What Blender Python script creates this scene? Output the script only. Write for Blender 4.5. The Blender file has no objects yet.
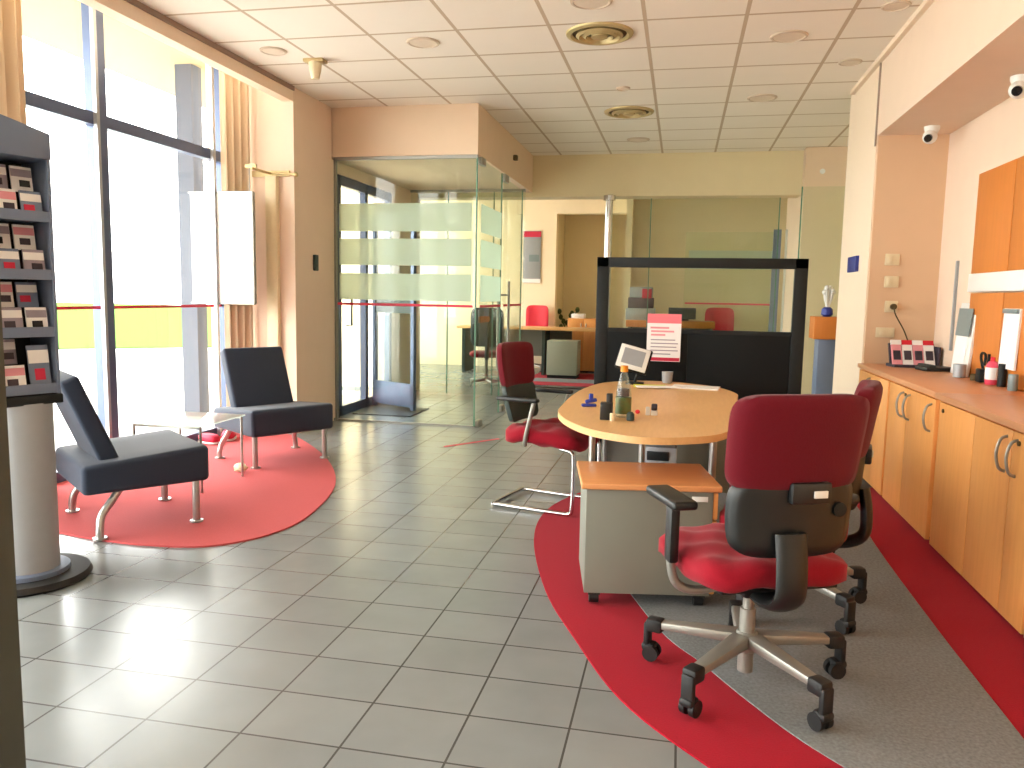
import bpy, bmesh, math, random
from mathutils import Vector, Matrix, Euler
random.seed(7)
PI = math.pi
scn = bpy.context.scene
COL = scn.collection

# ---------------------------------------------------------------- materials
def lin(c):
    return tuple((v/12.92 if v <= .04045 else ((v+.055)/1.055)**2.4) for v in c)
def rgb(r, g, b):
    return lin((r/255, g/255, b/255)) + (1,)
MATS = {}
def base_mat(name, col, rough=.6, metal=0., spec=.5):
    m = bpy.data.materials.new(name); m.use_nodes = True
    b = m.node_tree.nodes['Principled BSDF']
    b.inputs['Base Color'].default_value = col
    b.inputs['Roughness'].default_value = rough
    b.inputs['Metallic'].default_value = metal
    b.inputs['Specular IOR Level'].default_value = spec
    MATS[name] = m
    return m, m.node_tree, b
def mat(name, col, rough=.6, metal=0., spec=.5, var=.06, scale=30, bump=0., stretch=(1, 1, 1), sheen=0., col2=None, dist=.002):
    m, nt, b = base_mat(name, col, rough, metal, spec)
    tc = nt.nodes.new('ShaderNodeTexCoord'); mp = nt.nodes.new('ShaderNodeMapping')
    mp.inputs['Scale'].default_value = stretch
    nz = nt.nodes.new('ShaderNodeTexNoise'); nz.inputs['Scale'].default_value = scale
    nz.inputs['Detail'].default_value = 4
    nt.links.new(tc.outputs['Object'], mp.inputs[0]); nt.links.new(mp.outputs[0], nz.inputs[0])
    mx = nt.nodes.new('ShaderNodeMix'); mx.data_type = 'RGBA'
    a = tuple(max(0, c*(1-var)) for c in col[:3]) + (1,)
    c2 = col2 if col2 else tuple(min(1, c*(1+var)) for c in col[:3]) + (1,)
    mx.inputs[6].default_value = a; mx.inputs[7].default_value = c2
    nt.links.new(nz.outputs[0], mx.inputs[0]); nt.links.new(mx.outputs[2], b.inputs['Base Color'])
    if bump:
        bp = nt.nodes.new('ShaderNodeBump'); bp.inputs['Strength'].default_value = bump
        bp.inputs['Distance'].default_value = dist
        nt.links.new(nz.outputs[0], bp.inputs['Height']); nt.links.new(bp.outputs[0], b.inputs['Normal'])
    if sheen:
        b.inputs['Sheen Weight'].default_value = sheen
    return m
def glass(name, tint, rough=0.02, gloss=.08, frost=0.):
    m = bpy.data.materials.new(name); m.use_nodes = True
    nt = m.node_tree; nt.nodes.clear()
    out = nt.nodes.new('ShaderNodeOutputMaterial')
    tr = nt.nodes.new('ShaderNodeBsdfTransparent'); tr.inputs[0].default_value = tint
    gl = nt.nodes.new('ShaderNodeBsdfGlossy'); gl.inputs['Roughness'].default_value = rough
    fr = nt.nodes.new('ShaderNodeFresnel'); fr.inputs[0].default_value = 1.45
    mx = nt.nodes.new('ShaderNodeMixShader')
    ge = nt.nodes.new('ShaderNodeNewGeometry'); mu = nt.nodes.new('ShaderNodeMath'); mu.operation = 'MULTIPLY_ADD'
    mu.inputs[1].default_value = -1; mu.inputs[2].default_value = 1
    m3 = nt.nodes.new('ShaderNodeMath'); m3.operation = 'MULTIPLY'
    nt.links.new(ge.outputs['Backfacing'], mu.inputs[0]); nt.links.new(mu.outputs[0], m3.inputs[0]); nt.links.new(fr.outputs[0], m3.inputs[1])
    nt.links.new(m3.outputs[0], mx.inputs[0]); nt.links.new(tr.outputs[0], mx.inputs[1]); nt.links.new(gl.outputs[0], mx.inputs[2])
    last = mx
    if frost:
        df = nt.nodes.new('ShaderNodeBsdfDiffuse'); df.inputs[0].default_value = rgb(222, 232, 222)
        tl = nt.nodes.new('ShaderNodeBsdfTranslucent'); tl.inputs[0].default_value = rgb(225, 235, 225)
        m1 = nt.nodes.new('ShaderNodeMixShader'); m1.inputs[0].default_value = .7
        nt.links.new(df.outputs[0], m1.inputs[1]); nt.links.new(tl.outputs[0], m1.inputs[2])
        m2 = nt.nodes.new('ShaderNodeMixShader'); m2.inputs[0].default_value = frost
        nt.links.new(last.outputs[0], m2.inputs[1]); nt.links.new(m1.outputs[0], m2.inputs[2]); last = m2
    nt.links.new(last.outputs[0], out.inputs[0])
    MATS[name] = m
    return m
def grid_mat(name, tile, line, x0, y0, tx, ty, lw, rough, var, spec=.5, metal_noise=.1, soft=0.):
    """square grid of tiles with joints, in world metres"""
    m, nt, b = base_mat(name, tile, rough, 0, spec)
    N = nt.nodes; L = nt.links
    geo = N.new('ShaderNodeNewGeometry'); sep = N.new('ShaderNodeSeparateXYZ'); L.new(geo.outputs['Position'], sep.inputs[0])
    def mth(op, a, bb=None):
        n = N.new('ShaderNodeMath'); n.operation = op
        for i, v in enumerate((a, bb)):
            if v is None: continue
            if isinstance(v, (int, float)): n.inputs[i].default_value = v
            else: L.new(v, n.inputs[i])
        return n.outputs[0]
    res = []; cells = []
    for ax, o, t in ((0, x0, tx), (1, y0, ty)):
        q = mth('DIVIDE', mth('SUBTRACT', sep.outputs[ax], o), t)
        f = mth('FRACT', q); d = mth('MINIMUM', f, mth('SUBTRACT', 1., f))
        res.append(mth('LESS_THAN', mth('MULTIPLY', d, t), lw/2)); cells.append(mth('FLOOR', q))
    mask = mth('MAXIMUM', res[0], res[1])
    cmb = N.new('ShaderNodeCombineXYZ'); L.new(cells[0], cmb.inputs[0]); L.new(cells[1], cmb.inputs[1])
    wn = N.new('ShaderNodeTexWhiteNoise'); wn.noise_dimensions = '3D'; L.new(cmb.outputs[0], wn.inputs[0])
    nz = N.new('ShaderNodeTexNoise'); nz.inputs['Scale'].default_value = 4.37; nz.inputs['Detail'].default_value = 3; nz.noise_dimensions = '2D'
    L.new(geo.outputs['Position'], nz.inputs['Vector'])
    v = mth('ADD', mth('MULTIPLY', wn.outputs[0], var), mth('MULTIPLY', nz.outputs[0], metal_noise))
    v = mth('ADD', v, 1-var/2-metal_noise/2)
    mul = N.new('ShaderNodeMix'); mul.data_type = 'RGBA'; mul.blend_type = 'MULTIPLY'; mul.inputs[0].default_value = 1
    mul.inputs[6].default_value = tile
    cc = N.new('ShaderNodeCombineColor')
    for i in range(3): L.new(v, cc.inputs[i])
    L.new(cc.outputs[0], mul.inputs[7])
    mx = N.new('ShaderNodeMix'); mx.data_type = 'RGBA'; mx.inputs[7].default_value = line
    L.new(mask, mx.inputs[0]); L.new(mul.outputs[2], mx.inputs[6]); L.new(mx.outputs[2], b.inputs['Base Color'])
    bp = N.new('ShaderNodeBump'); bp.inputs['Strength'].default_value = .35; bp.inputs['Distance'].default_value = .003
    L.new(mth('SUBTRACT', 1., mask), bp.inputs['Height']); L.new(bp.outputs[0], b.inputs['Normal'])
    return m

grid_mat('floor_tile', rgb(126, 131, 132), rgb(70, 70, 68), -1.853, 1.736, .315, .257, .007, .24, .10, .5, .22)
grid_mat('ceiling_tile', rgb(240, 231, 218), rgb(196, 176, 152), -1.567, 5.387, .633, .574, .026, .8, .03, .3, .03)
mat('wall_paint', rgb(226, 202, 180), .85, var=.03, scale=6, bump=.1)
mat('wall_cream', rgb(244, 226, 194), .85, var=.03, scale=6)
mat('wall_yellow', rgb(222, 206, 168), .85, var=.03, scale=6)
mat('wall_brown', rgb(220, 196, 168), .85, var=.03, scale=6)
mat('trim_cream', rgb(236, 214, 190), .6, var=.03)
mat('wall_niche', rgb(214, 180, 146), .85, var=.03, scale=6)
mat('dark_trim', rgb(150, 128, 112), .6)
mat('frame_glare_blue', rgb(84, 96, 126), .35, .3)  # bluish tone puts the window glare into the frame colour
mat('frame_alu', rgb(170, 172, 178), .35, .6)
mat('jamb_grey', rgb(78, 80, 70), .45, .2)
mat('curtain', rgb(220, 200, 172), .9, var=.08, scale=4, stretch=(1, 1, .05))
mat('red_carpet', rgb(158, 10, 34), .95, spec=.1, var=.18, scale=160, bump=.5, sheen=.05)
mat('glare_carpet', rgb(190, 82, 84), .95, spec=.1, var=.12, scale=160, bump=.5, sheen=.05)  # red carpet with the window glare put into its paler colour
mat('grey_carpet', rgb(120, 124, 126), .95, spec=.1, var=.5, scale=90, bump=.5, sheen=.05)
mat('navy_fabric', rgb(30, 42, 62), .8, var=.12, scale=200, bump=.25, sheen=.15)
mat('red_fabric', rgb(140, 7, 30), .85, spec=.2, var=.12, scale=220, bump=.3, sheen=.1)
mat('red_fabric_shaded', rgb(96, 5, 22), .85, spec=.2, var=.12, scale=220, bump=.3, sheen=.08)  # darker copy of the red fabric, shade on the chair backs painted in
mat('black_plastic', rgb(18, 20, 20), .45, var=.1, scale=80, bump=.06)
mat('green_black', rgb(44, 58, 54), .6, var=.1)
mat('dark_rubber', rgb(18, 18, 18), .6)
mat('silver', rgb(176, 176, 172), .28, .85, var=.05)
mat('satin_grey', rgb(150, 148, 140), .42, .55, var=.05)
mat('chrome', rgb(205, 205, 205), .15, .95, var=.03)
mat('desk_wood', rgb(222, 172, 112), .38, var=.10, scale=7, stretch=(9, 1, 9), col2=rgb(232, 186, 128))
mat('cabinet_wood', rgb(222, 150, 80), .42, var=.12, scale=5, stretch=(8, 8, .8), col2=rgb(232, 166, 96))
mat('counter_wood', rgb(204, 146, 104), .38, var=.08, scale=6, stretch=(8, .9, 8))
mat('panel_wood', rgb(200, 118, 44), .5, var=.08, scale=5, stretch=(8, 8, .8))
mat('pedestal_top', rgb(214, 150, 96), .38, var=.08, scale=7, stretch=(.9, 8, 8))
mat('grey_laminate', rgb(122, 124, 114), .5, var=.05, scale=8)
mat('far_grey', rgb(150, 158, 142), .5, var=.03)
mat('screen_black', rgb(22, 24, 24), .8, spec=.2, var=.1, scale=150)
mat('frame_black', rgb(20, 24, 24), .55, spec=.3, var=.05)
mat('stand_grey', rgb(112, 126, 150), .5, .3, var=.04)
mat('stand_light', rgb(160, 164, 168), .45, .3, var=.04)
mat('paper_white', rgb(236, 234, 232), .7, var=.02)
mat('paper_pink', rgb(228, 120, 130), .7, var=.03)
mat('paper_red', rgb(196, 34, 66), .7, var=.03)
mat('ink_grey', rgb(150, 140, 150), .7)
mat('ink_pink', rgb(226, 150, 160), .7)
mat('ink_dark', rgb(60, 50, 60), .7)
mat('yellow_paper', rgb(222, 226, 60), .7)
mat('bright_red', rgb(206, 20, 44), .6)
mat('red_stripe', rgb(206, 40, 70), .6)
mat('white_plastic', rgb(226, 226, 222), .4, var=.02)
mat('cream_plastic', rgb(222, 206, 170), .5)
mat('brass', rgb(196, 176, 128), .45, .4, var=.08)
mat('brass_dark', rgb(84, 68, 36), .6, .2, var=.08)
mat('cap_orange', rgb(226, 140, 20), .45)
mat('label_green', rgb(10, 130, 80), .5, var=.3, scale=28, col2=rgb(120, 90, 30))
mat('cola', rgb(60, 40, 40), .3)
mat('blue_plastic', rgb(34, 50, 140), .45)
mat('blue_sign', rgb(24, 38, 120), .5)
mat('pink_bottle', rgb(216, 70, 96), .4)
mat('mirror_grey', rgb(120, 136, 138), .3)
mat('screen_grey', rgb(150, 154, 158), .3)
mat('lens_black', rgb(20, 16, 14), .15)
mat('grass', rgb(74, 98, 48), 1., spec=0., var=.15, scale=3)
mat('asphalt', rgb(205, 205, 200), .95, spec=.1, var=.05)
mat('concrete', rgb(84, 88, 98), .95, spec=.1)
mat('soffit', rgb(158, 146, 116), .95, spec=.1)
mat('plant_green', rgb(70, 84, 40), .7, var=.3)
mat('pot_brown', rgb(90, 60, 40), .7)
glass('glass_clear', (.97, .985, .975, 1))
glass('glass_green', (.93, .97, .935, 1))
glass('glass_frost', (.90, .95, .90, 1), frost=.72)
glass('glass_table', (.86, .95, .93, 1), frost=.45)
glass('bottle_clear', (.88, .9, .86, 1), frost=.1)
mat('glass_edge', rgb(88, 132, 112), .25)

# ---------------------------------------------------------------- mesh builder
class MB:
    def __init__(s): s.bm = bmesh.new()
    def _fin(s, verts, M):
        bmesh.ops.transform(s.bm, matrix=M, verts=verts)
    def box(s, c, size, rot=(0, 0, 0), bev=0., seg=2, fn=None, sub=0):
        t = bmesh.new(); bmesh.ops.create_cube(t, size=1)
        for v in t.verts: v.co = Vector((v.co.x*size[0], v.co.y*size[1], v.co.z*size[2]))
        if sub: bmesh.ops.subdivide_edges(t, edges=t.edges[:], cuts=sub, use_grid_fill=True)
        if bev:
            if sub:
                es = [e for e in t.edges if len(e.link_faces) == 2 and e.calc_face_angle(0) > .5]
            else: es = t.edges[:]
            bmesh.ops.bevel(t, geom=es, offset=bev, segments=seg, profile=.5, affect='EDGES')
        if fn:
            for v in t.verts: v.co = fn(v.co)
        M = Matrix.Translation(c) @ Euler(rot).to_matrix().to_4x4()
        s._merge(t, M); return s
    def _merge(s, t, M):
        bmesh.ops.transform(t, matrix=M, verts=t.verts[:])
        me = bpy.data.meshes.new('tmp'); t.to_mesh(me); t.free()
        s.bm.from_mesh(me); bpy.data.meshes.remove(me)
    def cyl(s, p0, p1, r, r2=None, n=16):
        p0 = Vector(p0); p1 = Vector(p1); d = p1-p0
        t = bmesh.new()
        bmesh.ops.create_cone(t, cap_ends=True, segments=n, radius1=r, radius2=r if r2 is None else r2, depth=d.length)
        M = Matrix.Translation((p0+p1)/2) @ d.to_track_quat('Z', 'Y').to_matrix().to_4x4()
        s._merge(t, M); return s
    def ball(s, c, r, sc=(1, 1, 1), n=16):
        t = bmesh.new(); bmesh.ops.create_uvsphere(t, u_segments=n, v_segments=max(6, n//2), radius=r)
        s._merge(t, Matrix.Translation(c) @ Matrix.Diagonal((*sc, 1))); return s
    def tube(s, pts, r, n=10, flat=1., cap=True):
        pts = [Vector(p) for p in pts]; rings = []
        up = None
        for i, p in enumerate(pts):
            a = pts[max(i-1, 0)]; b = pts[min(i+1, len(pts)-1)]; d = (b-a).normalized()
            if up is None:
                up = Vector((0, 0, 1)) if abs(d.z) < .9 else Vector((1, 0, 0))
            x = d.cross(up).normalized(); up = x.cross(d).normalized()
            rings.append([s.bm.verts.new(p + x*math.cos(2*PI*k/n)*r + up*math.sin(2*PI*k/n)*r*flat) for k in range(n)])
        for i in range(len(rings)-1):
            for k in range(n):
                s.bm.faces.new((rings[i][k], rings[i][(k+1) % n], rings[i+1][(k+1) % n], rings[i+1][k]))
        if cap:
            s.bm.faces.new(rings[0]); s.bm.faces.new(rings[-1])
        return s
    def lathe(s, prof, c=(0, 0, 0), n=24):
        rings = []
        for r, z in prof:
            if r < 1e-5: rings.append([s.bm.verts.new((c[0], c[1], c[2]+z))])
            else: rings.append([s.bm.verts.new((c[0]+r*math.cos(2*PI*k/n), c[1]+r*math.sin(2*PI*k/n), c[2]+z)) for k in range(n)])
        for a, b in zip(rings, rings[1:]):
            for k in range(n):
                q = [a[k % len(a)], a[(k+1) % len(a)], b[(k+1) % len(b)], b[k % len(b)]]
                q = list(dict.fromkeys(q))
                if len(q) > 2: s.bm.faces.new(q)
        for r in (rings[0], rings[-1]):
            if len(r) > 2: s.bm.faces.new(r)
        return s
    def prism(s, pts, z0, z1, M=None):
        t = bmesh.new()
        a = [t.verts.new((p[0], p[1], z0)) for p in pts]; b = [t.verts.new((p[0], p[1], z1)) for p in pts]
        n = len(pts)
        t.faces.new(a[::-1]); t.faces.new(b)
        for i in range(n): t.faces.new((a[i], a[(i+1) % n], b[(i+1) % n], b[i]))
        s._merge(t, M or Matrix.Identity(4)); return s
    def pad(s, w, h, t, M=None, n=14, p=6., fn=None, edge=.35, wave=None):
        """upholstered pad in the local XZ plane, thickness along Y, rounded corners"""
        t_ = bmesh.new(); F = {}; B = {}
        for i in range(n+1):
            for j in range(n+1):
                u = -1+2*i/n; v = -1+2*j/n; m = max(abs(u), abs(v))
                if m < 1e-6: x = z = 0
                else:
                    k = m/((abs(u)**p+abs(v)**p)**(1/p)); x = u*k; z = v*k
                th = t/2*(edge+(1-edge)*max(0, 1-m**5)**.5)
                for D, sg in ((F, 1), (B, -1)):
                    q = Vector((x*w/2, sg*th, z*h/2))
                    if wave: q = wave(q, sg)
                    if fn: q = fn(q)
                    D[i, j] = t_.verts.new(q)
        for i in range(n):
            for j in range(n):
                t_.faces.new((F[i, j], F[i, j+1], F[i+1, j+1], F[i+1, j]))
                t_.faces.new((B[i, j], B[i+1, j], B[i+1, j+1], B[i, j+1]))
        rim = [(i, 0) for i in range(n)]+[(n, j) for j in range(n)]+[(i, n) for i in range(n, 0, -1)]+[(0, j) for j in range(n, 0, -1)]
        for a, b in zip(rim, rim[1:]+rim[:1]):
            t_.faces.new((F[a], F[b], B[b], B[a]))
        s._merge(t_, M or Matrix.Identity(4)); return s
    def build(s, name, m, parent=None, angle=38, loc=None, rot=None):
        bm = s.bm
        bmesh.ops.recalc_face_normals(bm, faces=bm.faces[:])
        ca = math.radians(angle)
        for f in bm.faces: f.smooth = True
        for e in bm.edges:
            e.smooth = not (len(e.link_faces) != 2 or e.calc_face_angle(0) > ca)
        me = bpy.data.meshes.new(name); bm.to_mesh(me); bm.free()
        me.materials.append(MATS[m])
        o = bpy.data.objects.new(name, me); COL.objects.link(o)
        if parent: o.parent = parent
        if loc: o.location = loc
        if rot: o.rotation_euler = rot
        return o

def thing(name, label, cat, loc=(0, 0, 0), rz=0., group=None):
    o = bpy.data.objects.new(name, None); COL.objects.link(o)
    o.empty_display_size = .1
    o.location = loc; o.rotation_euler = (0, 0, rz); o['label'] = label; o['category'] = cat
    if group: o['group'] = group
    return o
def tag(o, label, cat, group=None):
    o['label'] = label; o['category'] = cat
    if group: o['group'] = group
    return o
def struct(o):
    o['kind'] = 'structure'; return o
def dup(root, loc, rz, label):
    def cp(o, par):
        c = o.copy(); COL.objects.link(c)
        if par: c.parent = par
        for ch in [x for x in scn.objects if x.parent == o]: cp(ch, c)
        return c
    r = cp(root, None); r.location = loc; r.rotation_euler = (0, 0, rz); r['label'] = label
    return r
def arc(cx, cy, r, a0, a1, n=8):
    return [(cx+r*math.cos(a0+(a1-a0)*i/n), cy+r*math.sin(a0+(a1-a0)*i/n)) for i in range(n+1)]
def spline(pts, n=8, closed=True):
    """smooth closed outline through the points (Catmull-Rom)"""
    out = []; m = len(pts)
    for i in range(m if closed else m-1):
        g = lambda k: Vector(pts[k % m]) if closed else Vector(pts[min(max(k, 0), m-1)])
        p0, p1, p2, p3 = g(i-1), g(i), g(i+1), g(i+2)
        for k in range(n):
            t = k/n
            out.append(tuple(.5*((2*p1)+(p2-p0)*t+(2*p0-5*p1+4*p2-p3)*t*t+(3*p1-p0-3*p2+p3)*t**3)))
    if not closed: out.append(tuple(pts[-1]))
    return out
def bez(pts, n=8):
    return spline(pts, n, closed=False)

H = 3.08      # ceiling height
def B(name, m, x0, x1, y0, y1, z0, z1, parent=None, bev=0.):
    return MB().box(((x0+x1)/2, (y0+y1)/2, (z0+z1)/2), (x1-x0, y1-y0, z1-z0), bev=bev).build(name, m, parent)

# ---------------------------------------------------------------- the setting
struct(B('floor', 'floor_tile', -4.15, 2.4, -3.2, 15.5, -.10, 0))
struct(B('floor_far', 'floor_tile', -6.2, -4.15, 10.2, 15.5, -.10, 0))
struct(B('ceiling', 'ceiling_tile', -3.41, 2.4, -3.2, 15.5, H, H+.1))
struct(B('ceiling_lobby', 'ceiling_tile', -3.70, -3.41, 7.38, 10.2, H, H+.1))
struct(B('ceiling_far', 'ceiling_tile', -6.2, -3.41, 10.2, 15.5, H, H+.1))
struct(B('ceiling_recess', 'trim_cream', -4.22, -3.41, -3.2, 6.6, 3.56, 3.66))
# left: strip of wall over the windows hangs behind a pelmet beam
struct(B('trim_1', 'trim_cream', -3.50, -3.40, -3.2, 6.60, 2.955, 3.56))                     # pelmet beam
struct(B('trim_shadow_gap', 'dark_trim', -3.40, -3.385, -3.0, 6.60, 3.045, H))                      # dark strip coloured as the shadow gap at the ceiling edge
# window wall, four bays down the left side
WX = -4.05
def window(n, y0, y1, mulls, trans, zt=3.46, low=.06):
    f = MB()
    f.box((WX, (y0+y1)/2, low/2+.01), (.10, y1-y0, low+.02)); f.box((WX, (y0+y1)/2, zt+.03), (.10, y1-y0, .06))
    for y in (y0+.03, y1-.03): f.box((WX, y, zt/2), (.09, .06, zt))
    for y, w in mulls: f.box((WX, y, zt/2), (.10, w, zt))
    for z in trans: f.box((WX, (y0+y1)/2, z), (.08, y1-y0, .085))
    fr = f.build('window_%d' % n, 'frame_glare_blue'); struct(fr)
    MB().box((WX-.005, (y0+y1)/2, zt/2+.03), (.012, y1-y0-.06, zt-.06)).build('glass_pane', 'glass_clear', fr)
    MB().box((WX+.008, (y0+y1)/2, 1.16), (.004, y1-y0-.12, .022)).build('red_stripe', 'red_stripe', fr)
    return fr
window(1, 3.55, 6.50, [(4.96, .09)], [2.46])
MB().box((WX+.055, 4.895, 1.75), (.03, .028, 3.44)).build('frame_strip', 'frame_alu', bpy.data.objects['window_1'])
window(2, .20, 3.30, [(1.75, .09)], [2.46])
window(3, -2.9, -.10, [(-1.5, .09)], [2.46])
struct(B('wall_left', 'wall_paint', -4.22, -3.98, 3.30, 3.55, 0, 3.6))
struct(B('wall_left_near', 'wall_paint', -4.22, -3.98, -.10, .20, 0, 3.6))
struct(B('wall_left_corner', 'wall_paint', -4.22, -3.98, -3.2, -2.9, 0, 3.6))
struct(B('wall_left_header', 'wall_paint', -4.22, -3.98, -2.9, 6.60, 3.52, 3.60))
struct(B('trim_3', 'frame_alu', -3.99, -3.96, 6.24, 6.275, 0, 3.5))                      # slim post in front of the glass
struct(B('wall_left_pillar', 'wall_paint', -4.25, -3.40, 6.60, 7.38, 0, 3.6))
# entrance lobby
struct(B('wall_left_lobby', 'wall_paint', -3.70, -3.47, 7.38, 7.66, 0, H))
struct(B('wall_left_lobby_far', 'wall_paint', -3.70, -3.47, 9.20, 10.3, 0, H))
struct(B('wall_left_lobby_header', 'wall_paint', -3.70, -3.47, 7.66, 9.20, 2.50, H))
struct(B('wall_lobby_bulkhead', 'wall_brown', -3.47, -1.93, 7.40, 10.2, 2.615, H))
struct(B('wall_bulkhead', 'wall_yellow', -6.0, 1.36, 10.2, 10.5, 2.56, H))
# far room shell
struct(B('wall_far_left', 'wall_cream', -6.2, -2.20, 14.0, 14.2, 0, H))
struct(B('wall_far_header', 'wall_cream', -2.20, -.93, 14.0, 14.2, 2.74, H))
struct(B('wall_far_recess', 'wall_yellow', -2.20, -.93, 15.0, 15.2, 0, H))
struct(B('wall_far_recess_side', 'wall_yellow', -2.32, -2.20, 14.2, 15.0, 0, H))
struct(B('wall_far_partition', 'wall_yellow', -.93, -.83, 13.2, 15.0, 0, H))
struct(B('wall_far_right', 'wall_yellow', -.83, 2.3, 13.5, 13.7, 0, H))
struct(B('wall_right_far', 'wall_cream', 2.1, 2.3, 7.55, 13.6, 0, H))
struct(B('wall_right_pier', 'wall_brown', 1.36, 2.1, 10.0, 11.5, 0, H))
struct(B('wall_left_exterior', 'wall_cream', -6.0, -3.70, 10.2, 10.35, 0, 2.56))
# side windows added to bring daylight into the far room
w = MB()
for y in (10.7, 11.8, 12.9, 13.9): w.box((-6.05, y, 1.5), (.1, .1, 3.0))
for z in (.45, 2.3, 2.95): w.box((-6.05, 12.2, z), (.1, 3.4, .1))
o = struct(w.build('window_4', 'frame_alu'))
MB().box((-6.06, 12.2, 1.6), (.012, 3.3, 2.6)).build('glass_pane', 'glass_clear', o)
struct(B('wall_far_sill', 'wall_cream', -6.15, -5.98, 10.35, 14.0, 0, .42))
# right side: column, niche with fascia above, niche back wall
struct(B('wall_right_column', 'trim_cream', 1.37, 2.1, 6.46, 7.55, 0, H))
struct(B('wall_right_niche_end', 'wall_niche', 1.38, 1.86, 6.44, 6.462, 0, 2.52))
struct(B('wall_right', 'wall_paint', 1.86, 2.15, -3.0, 6.44, 0, 2.52))
struct(B('wall_right_fascia', 'wall_paint', 1.37, 2.1, -3.0, 6.46, 2.52, H))
struct(B('trim_4', 'trim_cream', 1.335, 1.37, -3.0, 7.4, 3.045, H))
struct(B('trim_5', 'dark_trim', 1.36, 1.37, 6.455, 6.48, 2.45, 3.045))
# wall behind the camera with a shop window
struct(B('wall_back', 'wall_paint', -4.2, 2.15, -3.2, -3.0, 0, H))
# grey metal jamb close to the camera on the far left
struct(B('door_1', 'jamb_grey', -1.66, -1.508, 1.42, 1.52, 0, H))
# entrance door in the lobby
f = MB()
for y in (7.70, 8.42, 9.16): f.box((-3.50, y, 1.24), (.07, .075, 2.48))
f.box((-3.50, 8.43, 2.44), (.07, 1.5, .10)); f.box((-3.50, 8.43, .05), (.07, 1.5, .10))
d = struct(f.build('door_2', 'frame_glare_blue'))
MB().box((-3.50, 8.43, 1.24), (.012, 1.42, 2.34)).build('glass_pane', 'glass_clear', d)
MB().tube([(-3.46, 7.84, .95), (-3.40, 7.84, .95), (-3.40, 7.84, 1.25), (-3.46, 7.84, 1.25)], .014).build('door_handle', 'silver', d)

# ---------------------------------------------------------------- outdoors
struct(B('ground', 'asphalt', -60, -4.1, -30, 60, -.16, -.06))
o = tag(MB().prism([(-75, 0), (-18, 11), (-13.8, 14.5), (-10.5, 17), (-12, 60), (-75, 60)], -.06, -.03).build('lawn', 'grass'), 'bright green lawn beyond the pavement outside the window', 'lawn')
o['kind'] = 'stuff'
tag(B('canopy', 'soffit', -6.1, -4.25, -3, 14, 3.62, 3.8), 'cream canopy roof outside above the shop window', 'canopy')
tag(B('canopy_pillar', 'concrete', -5.25, -5.06, 7.6, 7.78, -.06, 3.62), 'grey square pillar under the canopy outside the window', 'pillar')

# ---------------------------------------------------------------- curtains
def curtain(y0, y1, x, z0, z1, label, amp=.03, k=9, along='y', bend=0):
    n = 60; pts = []
    for i in range(n+1):
        t = i/n; pts.append((x+amp*math.sin(t*k*2*PI)+bend*t, y0+(y1-y0)*t))
    back = [(p[0]+.006, p[1]) for p in pts[::-1]]
    return tag(MB().prism(pts+back, z0, z1).build('curtain', 'curtain', angle=60), label, 'curtain', 'cream curtains by the window')
curtain(6.30, 6.56, -3.93, .03, 3.48, 'cream pleated curtain gathered between the window and the pillar', .035, 4, bend=.12)
curtain(3.40, 4.20, -3.92, .03, 3.48, 'cream curtain hanging behind the brochure stand at the left edge', .03, 8)

# ---------------------------------------------------------------- carpets (flat, cut to shape)
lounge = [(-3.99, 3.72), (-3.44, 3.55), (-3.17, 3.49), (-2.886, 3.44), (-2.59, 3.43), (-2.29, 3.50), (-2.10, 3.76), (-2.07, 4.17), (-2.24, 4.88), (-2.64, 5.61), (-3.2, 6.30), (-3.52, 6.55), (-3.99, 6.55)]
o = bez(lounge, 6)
tag(MB().prism(o, 0, .008).build('round_carpet', 'glare_carpet'), 'glare-paled red rounded carpet under the two lounge chairs', 'carpet')
outer = [(1.39, 5.8), (.9, 6.1), (.2, 6.05), (-.35, 5.6), (-.634, 5.05), (-.752, 4.6), (-.72, 4.05), (-.54, 3.349), (-.343, 2.871), (-.142, 2.459), (.105, 2.166), (.42, 1.88), (.9, 1.55), (1.39, 1.35)]
inner = [(1.13, 5.35), (.8, 5.55), (.3, 5.35), (-.1, 4.8), (-.28, 4.2), (-.24, 3.65), (-.117, 3.249), (.003, 2.959), (.119, 2.784), (.27, 2.529), (.43, 2.30), (.68, 2.05), (.98, 1.85), (1.05, 2.1), (1.05, 3.3), (1.07, 4.5)]
tag(MB().prism(bez(outer, 6), 0, .006).build('desk_carpet', 'red_carpet'), 'bright red curved carpet under the round desk and along the cabinets', 'carpet')
tag(MB().prism(spline(inner, 6), .006, .010).build('carpet_inlay', 'grey_carpet'), 'grey carpet oval set inside the red desk carpet', 'carpet')
tag(B('far_carpet', 'red_carpet', -2.3, .2, 11.35, 13.2, 0, .006), 'red carpet under the far desk beyond the glass lobby', 'carpet')
tag(B('carpet_border', 'grey_carpet', -2.2, .1, 11.75, 12.25, .006, .009), 'grey strip laid across the far red carpet', 'carpet')
tag(B('floor_threshold', 'black_plastic', -2.0, -.75, 11.0, 11.12, 0, .012), 'dark threshold strip on the floor before the far red carpet', 'strip')
tag(MB().box((-1.75, 6.65, .0015), (.03, .62, .003), rot=(0, 0, -.62)).build('floor_line', 'red_stripe'), 'short red line on the floor tiles outside the lobby', 'tape')  # thin flat red line on the tiles

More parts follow.
